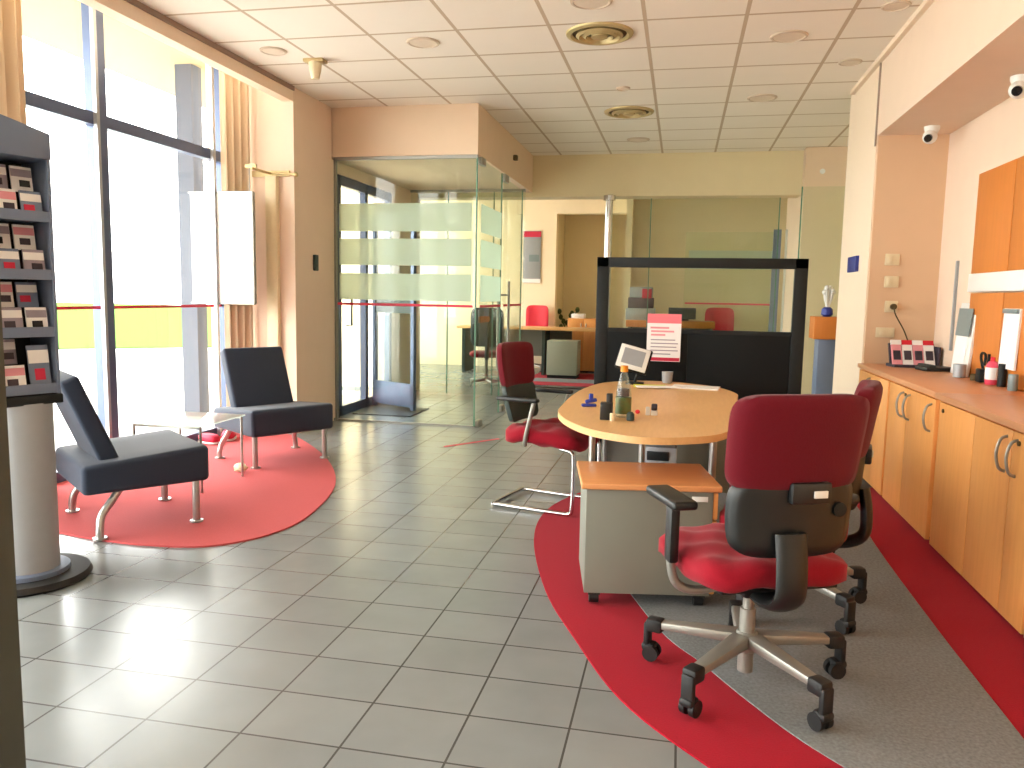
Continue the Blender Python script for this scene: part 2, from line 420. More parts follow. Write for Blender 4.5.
# ---------------------------------------------------------------- glass lobby
gl = thing('glass_partition', 'green tinted glass screen with frosted bands, front of the lobby', 'partition', (-2.67, 7.44, 0))
def L(o, x, y, z=0): return (x+2.67, y-7.44, z)
MB().box((0, 0, 1.30), (1.44, .012, 2.58)).build('glass_panel', 'glass_green', gl)
for z0, z1 in ((1.90, 2.17), (1.57, 1.83), (1.23, 1.49)):
    MB().box((0, -.009, (z0+z1)/2), (1.36, .004, z1-z0)).build('frosted_band', 'glass_frost', gl)
MB().box((0, -.014, 1.185), (1.40, .004, .024)).build('red_stripe', 'red_stripe', gl)
MB().box((0, 0, 2.600), (1.46, .04, .03)).box((-.72, 0, 1.3), (.02, .04, 2.6)).box((0, 0, .008), (1.44, .03, .016)).build('metal_frame', 'satin_grey', gl)
MB().box((.725, 0, 1.3), (.012, .02, 2.58)).build('glass_edge', 'glass_edge', gl)
gs = thing('glass_partition', 'fixed glass side panel of the lobby with frosted bands', 'partition', (-1.93, 7.96, 0))
MB().box((0, 0, 1.30), (.012, .96, 2.58)).build('glass_panel', 'glass_green', gs)
for z0, z1 in ((1.90, 2.17), (1.57, 1.83), (1.23, 1.49)):
    MB().box((.009, 0, (z0+z1)/2), (.004, .88, z1-z0)).build('frosted_band', 'glass_frost', gs)
MB().box((.012, 0, 1.185), (.004, .9, .024)).build('red_stripe', 'red_stripe', gs)
MB().box((0, .47, 1.3), (.016, .014, 2.58)).build('glass_edge', 'glass_edge', gs)
MB().box((0, -.42, .03), (.05, .16, .06), bev=.006).box((0, -.40, 2.57), (.05, .16, .07), bev=.006).build('clamp', 'satin_grey', gs)
gd = thing('glass_door', 'open glass lobby door with long steel pull handle', 'door', (-1.93, 8.50, 0))
MB().box((0, .55, 1.30), (.012, 1.02, 2.52)).build('glass_panel', 'glass_green', gd)
MB().box((0, .08, .04), (.05, .14, .07), bev=.006).box((0, .10, 2.56), (.05, .18, .08), bev=.006).build('door_hinge', 'satin_grey', gd)
MB().box((.009, .55, 1.185), (.004, .96, .024)).build('red_stripe', 'red_stripe', gd)
h_ = MB()
for sx in (-1, 1):
    h_.cyl((sx*.06, .1, .45), (sx*.06, .1, 1.45), .014)
    for z in (.6, 1.3): h_.cyl((sx*.06, .1, z), (0, .1, z), .009)
h_.build('pull_handle', 'satin_grey', gd)
MB().box((0, 1.055, 1.3), (.016, .014, 2.52)).build('glass_edge', 'glass_edge', gd)
go = thing('glass_partition', 'rear glass screen of the lobby with greenish edges', 'partition', (-2.7, 9.85, 0))
MB().box((0, 0, 1.30), (1.5, .012, 2.58)).build('glass_panel', 'glass_green', go)
MB().box((-.25, 0, 1.3), (.012, .02, 2.58)).box((.35, 0, 1.3), (.012, .02, 2.58)).build('glass_edge', 'glass_edge', go)
MB().box((0, 0, 2.600), (1.5, .04, .03)).build('metal_frame', 'satin_grey', go)
# inner leaf standing open in the lobby
lf = thing('entrance_door_leaf', 'grey framed glass entrance door leaf standing ajar inside the lobby', 'door', (-3.42, 8.50, 0), -.50)
f = MB()
for x in (.03, .67): f.box((x, 0, 1.08), (.05, .04, 2.12))
f.box((.35, 0, 2.12), (.69, .04, .07)); f.box((.35, 0, .18), (.69, .04, .26))
f.build('door_frame', 'frame_glare_blue', lf)
MB().box((.35, 0, 1.2), (.6, .012, 1.8)).build('glass_pane', 'glass_green', lf)
MB().box((.35, 0, 1.16), (.6, .03, .16)).build('push_bar', 'green_black', lf)
tag(B('entrance_mat', 'black_plastic', -3.40, -2.75, 7.85, 8.5, 0, .012), 'dark entrance mat inside the lobby door', 'mat')
# door closer / sensor on the lobby bulkhead
s = tag(MB().box((-1.905, 9.0, 2.85), (.05, .06, .06), bev=.01).build('motion_sensor', 'brass_dark'), 'small dark sensor on the wall above the lobby glass', 'sensor')
wi = tag(MB().box((-3.385, 6.98, 1.57), (.03, .07, .15), bev=.008).build('intercom', 'green_black'), 'small dark intercom on the wall left of the glass lobby', 'intercom')

# ---------------------------------------------------------------- glass partition of the back offices
bp = thing('glass_partition', 'glass wall of the back office right of the chrome pole', 'partition', (.3, 10.3, 0))
MB().box((-.2, 0, 1.27), (2.06, .012, 2.54)).build('glass_panel', 'glass_green', bp)
MB().box((-.72, 0, 1.27), (.012, .02, 2.54)).box((.83, 0, 1.27), (.012, .02, 2.54)).build('glass_edge', 'glass_edge', bp)
po = tag(MB().cyl((-.93, 10.12, 0), (-.93, 10.12, 2.56), .045).cyl((-.93, 10.12, 2.50), (-.93, 10.12, 2.56), .075).build('chrome_pole', 'chrome'), 'chrome round pole standing under the far bulkhead', 'pole')
rp = thing('glass_partition', 'tall greenish glass pane before the right rear pier', 'partition', (1.6, 9.7, 0))
MB().box((0, 0, 1.30), (.62, .012, 2.58)).build('glass_panel', 'glass_green', rp)
MB().box((-.30, 0, 1.3), (.012, .02, 2.58)).build('glass_edge', 'glass_edge', rp)
dd = thing('glass_door', 'frosted glass office door with red stripe behind the black screen', 'door', (.68, 11.72, 0))
MB().box((0, 0, 1.12), (1.30, .012, 2.24)).build('glass_panel', 'glass_green', dd)
MB().box((0, -.009, 1.85), (1.2, .004, .26)).build('frosted_band', 'glass_frost', dd)
MB().box((0, -.012, 1.23), (1.26, .004, .024)).build('red_stripe', 'red_stripe', dd)
db = thing('door_frame', 'pale blue door frame standing open behind the black screen', 'door frame', (1.36, 11.3, 0))
MB().box((-.13, 0, 1.12), (.10, .05, 2.24)).box((.13, 0, 1.12), (.14, .05, 2.2)).build('jamb', 'stand_grey', db)
MB().box((0, 0, 1.12), (.05, .04, 2.24)).build('edge_strip', 'white_plastic', db)

# ---------------------------------------------------------------- office swivel chair (faces +y)
def swivel_chair(label, loc, rz):
    t = thing('office_chair', label, 'office chair', loc, rz, 'red office chairs on the grey carpet')
    MB().cyl((0, 0, .04), (0, 0, .26), .026).cyl((0, 0, .24), (0, 0, .37), .018).lathe([(.03, .11), (.045, .12), (.045, .165), (.03, .18)]).build('column', 'satin_grey', t)
    for k in range(5):
        a = math.radians(-90+72*k)+BASE_TWIST
        ca, sa = math.cos(a), math.sin(a)
        M = Matrix.Rotation(a, 4, 'Z')
        def shp(co):
            k_ = (co.x+.125)/.25
            return Vector((co.x, co.y*(1.15-.4*k_), co.z*(1.1-.35*k_)+.010*(1-k_)))
        m = MB(); m.box((.165, 0, .142), (.27, .058, .036), rot=(0, math.radians(2), 0), bev=.008, fn=shp); bmesh.ops.transform(m.bm, matrix=M, verts=m.bm.verts[:])
        arm = m.build('base_arm', 'satin_grey', t)
        c = MB()
        c.box((.295, 0, .132), (.06, .052, .048), bev=.010)
        c.box((.322, 0, .092), (.022, .046, .095), bev=.008)
        for s in (-1, 1):
            c.cyl((.305, s*.008, .029), (.305, s*.026, .029), .028, n=18)
        c.box((.315, 0, .05), (.05, .05, .03), bev=.012)
        bmesh.ops.transform(c.bm, matrix=M @ Matrix.Translation((.022, 0, 0)), verts=c.bm.verts[:])
        c.build('caster', 'dark_rubber', t)
    MB().box((0, -.02, .375), (.20, .26, .05), bev=.015).cyl((-.16, .05, .365), (.16, .05, .365), .012).box((0, .0, .345), (.09, .11, .05), bev=.01).build('mechanism', 'black_plastic', t)
    # saggy seat cover
    def wv(q, sg):
        n = .005*math.sin(q.x*38+q.z*22)+.005*math.sin(q.x*24-q.z*44+1)
        d = abs(q.x)/.25
        return Vector((q.x, q.y + (n*.8 if sg < 0 else n) - (.012*d*d), q.z))
    M = Matrix.Translation((0, .02, .445)) @ Matrix.Rotation(PI/2, 4, 'X')
    def sf(q):      # pad y (after rotation) points up: front edge rolls down
        r = q.copy()
        if r.z < -.12: r.y -= (-.12-r.z)**2*1.4
        return r
    MB().pad(.51, .50, .10, M=M, n=22, p=5, wave=wv, fn=sf, edge=.5).build('seat', 'red_fabric', t, angle=80)
    MB().box((0, 0, .397), (.40, .38, .02), bev=.006).build('seat_pan', 'black_plastic', t)
    # back: concave shell with red pad above
    def bend(q):
        z = q.z
        return Vector((q.x*(1+.04*max(0, (z-.80)/.25)), q.y - .24 + .9*q.x*q.x - .20*max(0, z-.58)**1.5, z))
    MB().pad(.425, .30, .075, n=16, p=6, fn=lambda q: bend(Vector((q.x, q.y+.005, q.z+.868))), edge=.55).build('backrest', 'red_fabric_shaded', t, angle=70)
    MB().pad(.405, .24, .055, n=14, p=5.5, fn=lambda q: bend(Vector((q.x*(1-.06*max(0, (.0-q.z)/.12)), q.y, q.z+.640))), edge=.6).build('back_shell', 'black_plastic', t, angle=70)
    MB().box((.02, -.283, .725), (.13, .03, .065), bev=.008).build('back_bracket', 'black_plastic', t)
    MB().box((.045, -.301, .723), (.045, .006, .022), bev=.002).build('label_plate', 'white_plastic', t)
    MB().cyl((.135, -.245, .665), (.135, -.268, .665), .022, n=20).build('tension_knob', 'frame_black', t)
    MB().tube(bez([(-.03, -.08, .372), (-.03, -.20, .36), (-.03, -.285, .40), (-.03, -.292, .50), (-.03, -.275, .60)], 5), .052, n=12, flat=.45).build('back_support', 'black_plastic', t)
    for s in (-1, 1):
        ar = MB().tube(bez([(s*.08, .0, .345), (s*.20, .0, .335), (s*.265, .0, .365), (s*.285, .0, .43), (s*.285, 0, .47)], 5), .015, n=12).build('armrest_tube', 'satin_grey', t)
        MB().box((s*.285, 0, .535), (.034, .052, .20), bev=.010).build('armrest_sleeve', 'black_plastic', ar)
        MB().box((s*.285, .02, .645), (.085, .24, .030), bev=.012, seg=3).build('armrest_pad', 'black_plastic', ar)
    return t
BASE_TWIST = math.radians(14)
c1 = swivel_chair('red and black office chair with silver base, nearest the camera before the desk pedestal', (.262, 2.67, .010), math.radians(24))
c2 = dup(c1, (.485, 3.43, .010), math.radians(78), 'red and black office chair half hidden behind the nearest office chair')
for ch in [x for x in scn.objects if x.parent == c2]:
    if ch.name.startswith(('base_arm', 'caster')): ch.rotation_euler.z += math.radians(-56)
    elif not ch.name.startswith('column'): ch.location.z -= .05

# ---------------------------------------------------------------- cantilever visitor chair (faces +y)
v = thing('visitor_chair', 'red cantilever visitor chair with chrome sled base left of the desk', 'visitor chair', (-.80, 4.79, .006), math.radians(-104.5))
R_ = .215
loop = []
loop += [(R_, .20, .40), (R_, .27, .385), (R_, .285, .33), (R_, .283, .06), (R_, .262, .018), (R_, .20, .014), (R_, -.20, .014), (R_*.97, -.24, .014), (0, -.245, .014)]
lp = bez(loop, 4); lp = lp + [(-p[0], p[1], p[2]) for p in lp[::-1][1:]]
MB().tube(lp, .0125, n=12).build('sled_frame', 'chrome', v)
def bendv(q):
    return Vector((q.x*(.86+.16*min(1, max(0, (q.z-.5)/.4))), q.y - .17 + .9*q.x*q.x - .30*(q.z-.5) + .25*(q.z-.5)**2, q.z))
MB().pad(.44, .27, .06, n=14, p=7, fn=lambda q: bendv(Vector((q.x, q.y+.004, q.z+.865))), edge=.5).build('backrest', 'red_fabric_shaded', v, angle=70)
MB().pad(.44, .24, .045, n=14, p=6, fn=lambda q: bendv(Vector((q.x, q.y, q.z+.635))), edge=.6).build('back_shell', 'green_black', v, angle=70)
def wv2(q, sg):
    n = .008*math.sin(q.x*30+q.z*20)+.006*math.sin(q.x*18-q.z*35+1)
    return Vector((q.x, q.y+n, q.z))
M = Matrix.Translation((0, .06, .455)) @ Matrix.Rotation(PI/2, 4, 'X')
MB().pad(.49, .50, .105, M=M, n=20, p=5, wave=wv2, fn=lambda q: Vector((q.x, q.y-(.9*max(0, -.05-q.z)**2)+(-.35*max(0, q.z-.12)**2), q.z)), edge=.5).build('seat', 'red_fabric', v, angle=80)
for s in (-1, 1):
    a = MB().tube(bez([(s*.235, -.02, .40), (s*.255, -.01, .44), (s*.262, .01, .52), (s*.262, .045, .665)], 5), .013, n=10, flat=.8).build('armrest_post', 'satin_grey', v)
    MB().box((s*.262, -.06, .680), (.05, .27, .026), bev=.010).build('armrest_pad', 'black_plastic', a)

# ---------------------------------------------------------------- lounge chairs (face +y)
def lounge_chair():
    t = thing('lounge_chair', 'navy armless lounge chair beside the brochure stand, nearer of the two', 'lounge chair', (-3.02, 3.80, .008), math.radians(-38), 'navy lounge chairs')
    def wedge(co):
        z = co.z
        if z > 0: z = z - .045*max(0, min(1, (.30-co.y)/.6))
        return Vector((co.x, co.y, z))
    MB().box((0, .045, .335), (.68, .64, .20), bev=.028, seg=4, fn=wedge, sub=3).build('seat', 'navy_fabric', t, angle=50)
    MB().box((0, -.205, .600), (.50, .095, .50), rot=(math.radians(22), 0, 0), bev=.022, seg=4).build('backrest', 'navy_fabric', t, angle=50)
    for s in (-1, 1):
        MB().cyl((s*.29, .30, .004), (s*.29, .30, .245), .020).cyl((s*.29, .30, 0), (s*.29, .30, .010), .036, n=20).build('leg', 'silver', t)
        MB().tube(bez([(s*.29, -.09, .245), (s*.295, -.13, .19), (s*.31, -.185, .12), (s*.325, -.20, .05), (s*.325, -.20, .005)], 5), .020, n=12).cyl((s*.325, -.20, 0), (s*.325, -.20, .010), .036, n=20).build('leg', 'silver', t)
    return t
l1 = lounge_chair()
l2 = dup(l1, (-3.09, 5.565, .008), math.radians(-122.7), 'navy armless lounge chair before the pillar, farther of the two')

# glass side table
t = thing('side_table', 'low square glass side table with thin silver legs between the lounge chairs', 'table', (-3.19, 4.67, .008))
MB().box((0, 0, .43), (.52, .52, .010), bev=.003).build('table_top', 'glass_table', t)
for x in (-.24, .24):
    for y in (-.24, .24):
        MB().cyl((x, y, 0), (x, y, .424), .009, n=10).build('leg', 'silver', t)
for y in (-.24, .24): MB().box((0, y, .415), (.48, .012, .014)).build('rail', 'silver', t)
# small things on the lounge carpet
s = thing('toy_shoe', 'pink and white small shoe lying on the carpet by the window, left of the pair', 'shoe', (-3.86, 5.92, .008), 1.2)
MB().pad(.11, .22, .07, M=Matrix.Translation((0, 0, .045)) @ Matrix.Rotation(PI/2, 4, 'X'), n=10, p=3).build('upper', 'paper_red', s, angle=80)
MB().pad(.12, .23, .022, M=Matrix.Translation((0, 0, .011)) @ Matrix.Rotation(PI/2, 4, 'X'), n=10, p=3).build('sole', 'white_plastic', s, angle=80)
dup(s, (-3.80, 6.12, .008), .4, 'pink and white small shoe by the window, right of the pair')
m = MB().ball((0, 0, .035), .042, (1.25, .9, .75), 14)
for q in m.bm.verts: q.co += Vector((random.uniform(-.006, .006),)*3)
o = m.build('crumpled_paper', 'cream_plastic', angle=20); o.location = (-3.03, 5.02, .008); tag(o, 'cream crumpled paper ball by the front leg of the far lounge chair', 'paper ball')

# ---------------------------------------------------------------- hanging board on wall bracket
bd = thing('display_board', 'white rectangular display board with grey edge hanging before the window curtain', 'board', (-3.925, 6.28, 1.66))
MB().box((0, 0, 0), (.58, .022, .94), bev=.004).build('panel', 'white_plastic', bd)
MB().box((.302, 0, 0), (.028, .036, .95), bev=.004).box((0, 0, .475), (.61, .03, .014)).box((0, 0, -.475), (.61, .03, .014)).build('edge_frame', 'satin_grey', bd)
MB().cyl((.275, 0, .478), (.275, 0, .68), .004, n=8).build('hanging_wire', 'satin_grey', bd)
br = thing('wall_bracket', 'thin metal rail bracket reaching over the display board', 'bracket', (-3.62, 6.58, 2.335))
MB().box((0, -.15, 0), (.02, .34, .02)).box((-.02, -.29, .018), (.10, .02, .03)).build('arm', 'brass', br)
MB().cyl((.06, -.01, 0), (.24, -.01, -.012), .012).ball((.25, -.01, -.014), .024).box((0, .01, 0), (.36, .02, .05)).build('rod', 'brass', br)
tag(MB().box((-3.60, 6.572, 1.20), (.11, .06, 2.22), bev=.008).build('cable_duct', 'cream_plastic'), 'cream vertical duct fixed to the pillar below the bracket', 'duct')

# ---------------------------------------------------------------- brochure stand
SZ = math.radians(68)
bs = thing('brochure_stand', 'tall blue-grey brochure tower with curved base at the left edge', 'brochure stand', (-2.815, 2.90, 0), SZ)
MB().lathe([(.25, 0), (.26, .012), (.25, .035), (.0, .035)], n=48).build('base_plate', 'dark_rubber', bs)
MB().lathe([(.0, .035), (.17, .035), (.17, .055), (.13, .06)], n=48).build('base_ring', 'stand_grey', bs)
dr = arc(0, -.02, .122, PI*1.03, PI*1.97, 14) + [(.115, .10), (-.115, .10)]
MB().prism(dr, .055, .80).build('lower_drum', 'stand_light', bs)
MB().box((0, .11, 1.38), (.24, .02, 1.16)).build('back_panel', 'frame_black', bs)
for x in (-.115, .115):
    MB().box((x, -.005, 1.36), (.016, .23, 1.12), bev=.003).build('side_panel', 'stand_grey', bs)
MB().box((0, -.01, .815), (.25, .25, .04), bev=.004).build('bottom_rail', 'frame_black', bs)
SH = [.86, 1.105, 1.35, 1.595]
for z in SH:
    sf_ = MB().box((0, -.01, z-.012), (.214, .22, .016)).build('shelf', 'stand_grey', bs)
    MB().box((0, -.115, z+.008), (.214, .008, .030)).build('shelf_lip', 'stand_grey', sf_)
MB().box((0, -.005, 1.905), (.246, .25, .14), bev=.006, fn=lambda c: Vector((c.x, c.y, c.z - (.03*(c.x/.12) if c.z > 0 else 0)))).build('header', 'stand_grey', bs)
names = ['bottom', 'third', 'second', 'top']
def leaflet(lx, z, w, h, y, face, label, k):
    x_ = -2.815+lx*math.cos(SZ)-y*math.sin(SZ); y_ = 2.90+lx*math.sin(SZ)+y*math.cos(SZ)
    o = thing('leaflet', label, 'leaflet', (x_, y_, z), SZ, 'leaflets in the brochure tower')
    R3 = (math.radians(-9), 0, 0)
    MB().box((0, .006, h/2), (w, .008, h), rot=R3).build('cover', face[0], o)
    MB().box((0, .004+.006, h*.74), (w*.98, .008, h*.30), rot=R3).build('title_band', face[1], o)
    MB().box((w*.12*((k % 3)-1), .0, h*.34), (w*.5, .006, h*.26), rot=R3).build('picture', face[2], o)
faces = [('paper_white', 'ink_pink', 'ink_dark'), ('paper_white', 'ink_grey', 'frame_black'), ('ink_grey', 'paper_white', 'ink_dark'), ('stand_grey', 'paper_white', 'paper_red')]
k = 0
for si, z in enumerate(SH):
    for row in (0, 1):
        for ci in range(2):
            zz = z+(-.002 if row == 0 else .105); y = -.095 if row == 0 else -.02
            if si == 0 and ci == 1 and row == 1: continue
            hh = .19 if (si == 0 and ci == 1) else .108
            fk = (k*3+si) % 4
            desc = ['white with pink title', 'white with dark picture', 'grey with white title', 'blue-grey with red picture'][fk]
            leaflet(-.05+ci*.10, zz, .085, hh, y, faces[fk], 'leaflet, %s, %s in %s row, %s tower shelf' % (desc, ('left', 'right')[ci], ('front', 'rear')[row], names[si]), k)
            k += 1

# ---------------------------------------------------------------- desk
dk = thing('meeting_desk', 'long rounded beech desk on silver legs in the middle of the room', 'desk', (-.12, 4.2, .010))
top = [(-.46, -.20), (-.445, -.42), (-.36, -.68), (-.22, -.90), (-.02, -1.01), (.18, -.95), (.32, -.80), (.41, -.45), (.435, 0), (.45, .40), (.465, .66), (.36, .98), (.12, 1.18), (-.14, 1.18), (-.35, .98), (-.44, .6), (-.465, .2)]
tp = spline(top, 6)
m = MB(); m.prism(tp, .70, .73)
m.build('table_top', 'desk_wood', dk)
for x, y in ((-.275, -.42), (-.04, -.30), (.30, -.35), (-.32, .75), (.34, .75)):
    MB().cyl((x, y, .0), (x, y, .70), .016, n=14).cyl((x, y, 0), (x, y, .012), .03).build('leg', 'silver', dk)
MB().box((.06, .80, .40), (.80, .02, .62)).build('modesty_panel', 'grey_laminate', dk)
MB().box((-.12, .45, .681), (.5, .9, .036), bev=.005).build('cable_tray', 'frame_black', dk)
pc = thing('computer_tower', 'light grey computer tower standing under the desk', 'computer', (-.09, 4.55, .010))
MB().box((0, 0, .25), (.20, .45, .46), bev=.008).box((-.07, -.17, .012), (.03, .05, .025)).box((.07, -.17, .012), (.03, .05, .025)).box((-.07, .17, .012), (.03, .05, .025)).box((.07, .17, .012), (.03, .05, .025)).build('case', 'stand_light', pc)
MB().box((0, -.228, .43), (.12, .01, .05), bev=.004).build('front_vent', 'frame_black', pc)

pd = thing('desk_pedestal', 'grey drawer pedestal with beech top under the near end of the desk', 'drawer pedestal', (-.125, 3.44, .010), math.radians(10))
PH = .055
MB().box((-.005, 0, PH+.225), (.52, .42, .445), bev=.002).build('body', 'grey_laminate', pd)
MB().box((.0, 0, PH+.460), (.575, .45, .026), bev=.006, seg=3).build('top', 'pedestal_top', pd)
for i, (z0, z1) in enumerate(((.01, .20), (.21, .32), (.33, .44))):
    dw = MB().box((.266, 0, PH+(z0+z1)/2), (.020, .41, z1-z0), bev=.002).build('drawer', 'cabinet_wood', pd)
    MB().tube([(.277, -.06, PH+z1-.04), (.294, -.06, PH+z1-.04), (.294, .06, PH+z1-.04), (.277, .06, PH+z1-.04)], .005, n=8).build('handle', 'silver', dw)
for x in (-.22, .22):
    for y in (-.16, .16):
        MB().cyl((x-.02, y, .026), (x+.02, y, .026), .026, n=16).box((x, y, .048), (.05, .05, .016)).build('caster', 'dark_rubber', pd)
MB().box((.20, -.212, PH+.415), (.065, .004, .022), bev=.001).build('sticker', 'white_plastic', pd)

Z = .7405
# bottle
b = thing('drink_bottle', 'clear plastic drink bottle with orange cap and green label on the desk', 'bottle', (-.246, 3.70, Z))
MB().lathe([(.0, 0), (.033, .002), (.036, .015), (.036, .10), (.035, .115), (.030, .15), (.018, .20), (.013, .215), (.013, .23), (0, .23)], n=24).build('bottle_body', 'bottle_clear', b)
MB().lathe([(.0371, .018), (.0375, .03), (.0375, .085), (.0371, .095)], n=24).build('label_sleeve', 'label_green', b)
MB().lathe([(0, .1), (.028, .1), (.027, .135), (0, .14)], n=20).build('drink', 'cola', b)
MB().lathe([(.0175, .214), (.0175, .242), (0, .244)], n=20).build('cap', 'cap_orange', b)
# pen holder
b = thing('pen_holder', 'black pen holder block left of the drink bottle', 'pen holder', (-.315, 3.60, Z))
MB().box((0, 0, .04), (.055, .05, .08), bev=.004).box((.012, .01, .06), (.028, .028, .12), bev=.004).build('holder', 'black_plastic', b)
MB().cyl((.03, -.035, 0), (.03, -.035, .035), .011).build('cream_stub', 'cream_plastic', b)
p = thing('glue_pot', 'dark glue pot right of the drink bottle', 'glue pot', (-.205, 3.60, Z))
MB().lathe([(.014, 0), (.018, .004), (.018, .03), (.010, .04), (0, .042)]).build('pot', 'green_black', p)
p = thing('stapler', 'blue stapler lying on the desk left of the pen holder', 'stapler', (-.44, 4.0, Z), .3)
MB().box((0, 0, .008), (.075, .03, .014), bev=.004).build('base', 'blue_plastic', p)
MB().box((.01, 0, .030), (.06, .026, .018), rot=(0, -.2, 0), bev=.006).box((.01, 0, .05), (.022, .02, .035), bev=.006).build('top_arm', 'blue_plastic', p)
p = thing('rubber_stamp', 'small purple and white stamp on the desk right of the bottle', 'stamp', (-.105, 3.80, Z))
MB().box((0, 0, .012), (.032, .03, .022), bev=.003).build('stamp_base', 'white_plastic', p)
MB().box((0, 0, .04), (.028, .024, .032), bev=.006).build('stamp_grip', 'ink_dark', p)
tag(MB().box((-.135, 3.80, Z+.020), (.02, .02, .04), bev=.003).build('note_box', 'white_plastic'), 'tiny white box left of the purple stamp', 'box')
tag(MB().ball((-.185, 3.83, Z+.010), .012, (1, 1, .85)).build('bottle_cap', 'bright_red'), 'tiny red round cap on the desk between bottle and stamp', 'cap')
# terminal on stand
p = thing('signature_terminal', 'white framed tilted signature screen on a dark stand at the far end of the desk', 'terminal', (-.275, 5.16, Z))
MB().cyl((0, 0, 0), (0, 0, .012), .06, n=24).tube([(0, 0, .01), (.02, .02, .08), (.0, .03, .12)], .010).build('stand', 'frame_black', p)
sc_ = MB().box((0, .012, 0), (.21, .03, .175), bev=.008).build('housing', 'frame_black', p); sc_.location = (-.01, .0, .165); sc_.rotation_euler = (math.radians(-28), math.radians(14), 0)
MB().box((-.004, -.006, 0), (.195, .014, .16), bev=.005).build('bezel', 'white_plastic', sc_)
MB().box((-.004, -.014, .002), (.14, .004, .108)).build('screen', 'screen_grey', sc_)
# papers and cup
p = thing('folder', 'yellow folder under white sheets near the far end of the desk', 'folder', (-.17, 5.02, Z), .1)
MB().box((0, .03, .003), (.20, .12, .006)).build('yellow_cover', 'yellow_paper', p)
MB().box((.03, -.05, .008), (.24, .10, .004), rot=(0, 0, .1)).build('sheet', 'paper_white', p)
tag(MB().box((.11, 5.08, Z+.003), (.29, .19, .006), rot=(0, 0, -.12)).build('paper_stack', 'paper_white'), 'white paper sheets on the right rear of the desk', 'paper')
tag(MB().lathe([(.027, 0), (.032, .004), (.037, .075), (.034, .075), (.029, .01), (0, .01)]).build('cup', 'screen_grey', loc=(-.07, 5.30, Z)), 'translucent grey cup behind the folder on the desk', 'cup')

# ---------------------------------------------------------------- black divider screen
dv = thing('divider_screen', 'black office divider with dark frame and open glazed upper half', 'divider', (.115, 5.72, .0105))
f = MB()
f.box((-.668, 0, .79), (.085, .05, 1.56), bev=.003); f.box((.675, 0, .79), (.085, .05, 1.56), bev=.003)
f.box((.003, 0, 1.535), (1.43, .05, .07), bev=.003); f.box((.003, 0, 1.055), (1.3, .045, .03)); f.box((.003, 0, .06), (1.3, .045, .04))
f.box((-.66, 0, .010), (.08, .40, .02), bev=.004); f.box((.66, 0, .010), (.08, .40, .02), bev=.004)
f.build('frame', 'frame_black', dv)
MB().box((-.35, 0, .56), (.58, .035, .98), bev=.002).build('fabric_panel', 'screen_black', dv)
MB().box((.286, 0, .56), (.69, .035, .98), bev=.002).build('fabric_panel', 'screen_black', dv)
MB().box((.003, 0, 1.28), (1.26, .008, .44)).build('glass_pane', 'glass_clear', dv)
po = thing('notice_sheet', 'pink and white notice sheet fixed on the black divider', 'notice', (-.11, 5.685, 1.02))
MB().box((0, 0, 0), (.235, .006, .335)).build('sheet', 'paper_white', po)
MB().box((0, -.004, .135), (.235, .004, .066)).build('header_band', 'paper_pink', po)
MB().box((0, -.004, -.152), (.225, .004, .024)).build('footer_band', 'paper_red', po)
ln = MB()
for i, (z, w, x) in enumerate(((.07, .13, -.03), (.045, .16, -.01), (.02, .10, -.04))): ln.box((x, -.004, z), (w, .003, .013))
ln.build('heading_lines', 'ink_pink', po)
ln = MB()
for i, (z, w) in enumerate(((-.015, .17), (-.04, .19), (-.065, .18), (-.09, .19), (-.115, .14))): ln.box((-.09+w/2, -.004, z), (w, .003, .007))
ln.build('text_lines', 'ink_grey', po)

# ---------------------------------------------------------------- storage cabinets along the right
def cab_door(parent, y0, y1, handles, key=None):
    d = B('door', 'cabinet_wood', 1.350, 1.372, y0+.003, y1-.003, .018, .785, parent, bev=.002)
    for hy in handles:
        MB().tube(bez([(1.352, hy, .755), (1.325, hy, .74), (1.312, hy, .68), (1.325, hy, .62), (1.352, hy, .605)], 4), .0065, n=8).build('handle', 'satin_grey', d)
    if key is not None:
        MB().cyl((1.352, key, .745), (1.342, key, .745), .010, n=12).build('lock', 'brass_dark', d)
def cabinet(y0, y1, doors, label):
    t = thing('storage_cabinet', label, 'cabinet', (0, 0, 0), 0, 'low storage cabinets along the right wall')
    t.location = (1.62, (y0+y1)/2, 0)
    off = Vector(t.location)
    kids = [B('body', 'cabinet_wood', 1.372, 1.85, y0, y1, .035, .80, t), B('plinth', 'frame_black', 1.40, 1.85, y0, y1, 0, .035, t)]
    for a in doors: cab_door(t, *a)
    for o in COL.objects:
        if o.parent == t and True: o.location = -off
    return t
cabinet(5.52, 6.43, [(5.55, 6.42, [6.05])], 'orange wood cabinet with one handle, farthest beside the column')
cabinet(4.52, 5.52, [(5.10, 5.51, [5.17], None), (4.56, 5.10, [5.03, 4.62], 5.12)], 'orange wood cabinet with paired curved handles, second from the column')
cabinet(3.30, 4.52, [(3.98, 4.49, [], 4.42), (3.55, 3.98, [3.60]), (3.31, 3.55, [3.495], 3.475)], 'orange wood cabinet with a keyhole door, nearest in the right foreground')
cabinet(1.60, 3.30, [(2.45, 3.29, [2.55]), (1.62, 2.45, [])], 'orange wood cabinet at the right edge of the picture beyond the paired handles')
def worktop(y0, y1, x0, label):
    return tag(B('worktop', 'counter_wood', x0, 1.855, y0, y1, .80, .832, bev=.004), label, 'worktop', 'cabinet worktops')
worktop(4.50, 6.43, 1.335, 'brown wood worktop over the far cabinets, below the wall sockets')
worktop(1.6, 4.495, 1.325, 'brown wood worktop over the near cabinets at the right edge')

CZ = .832
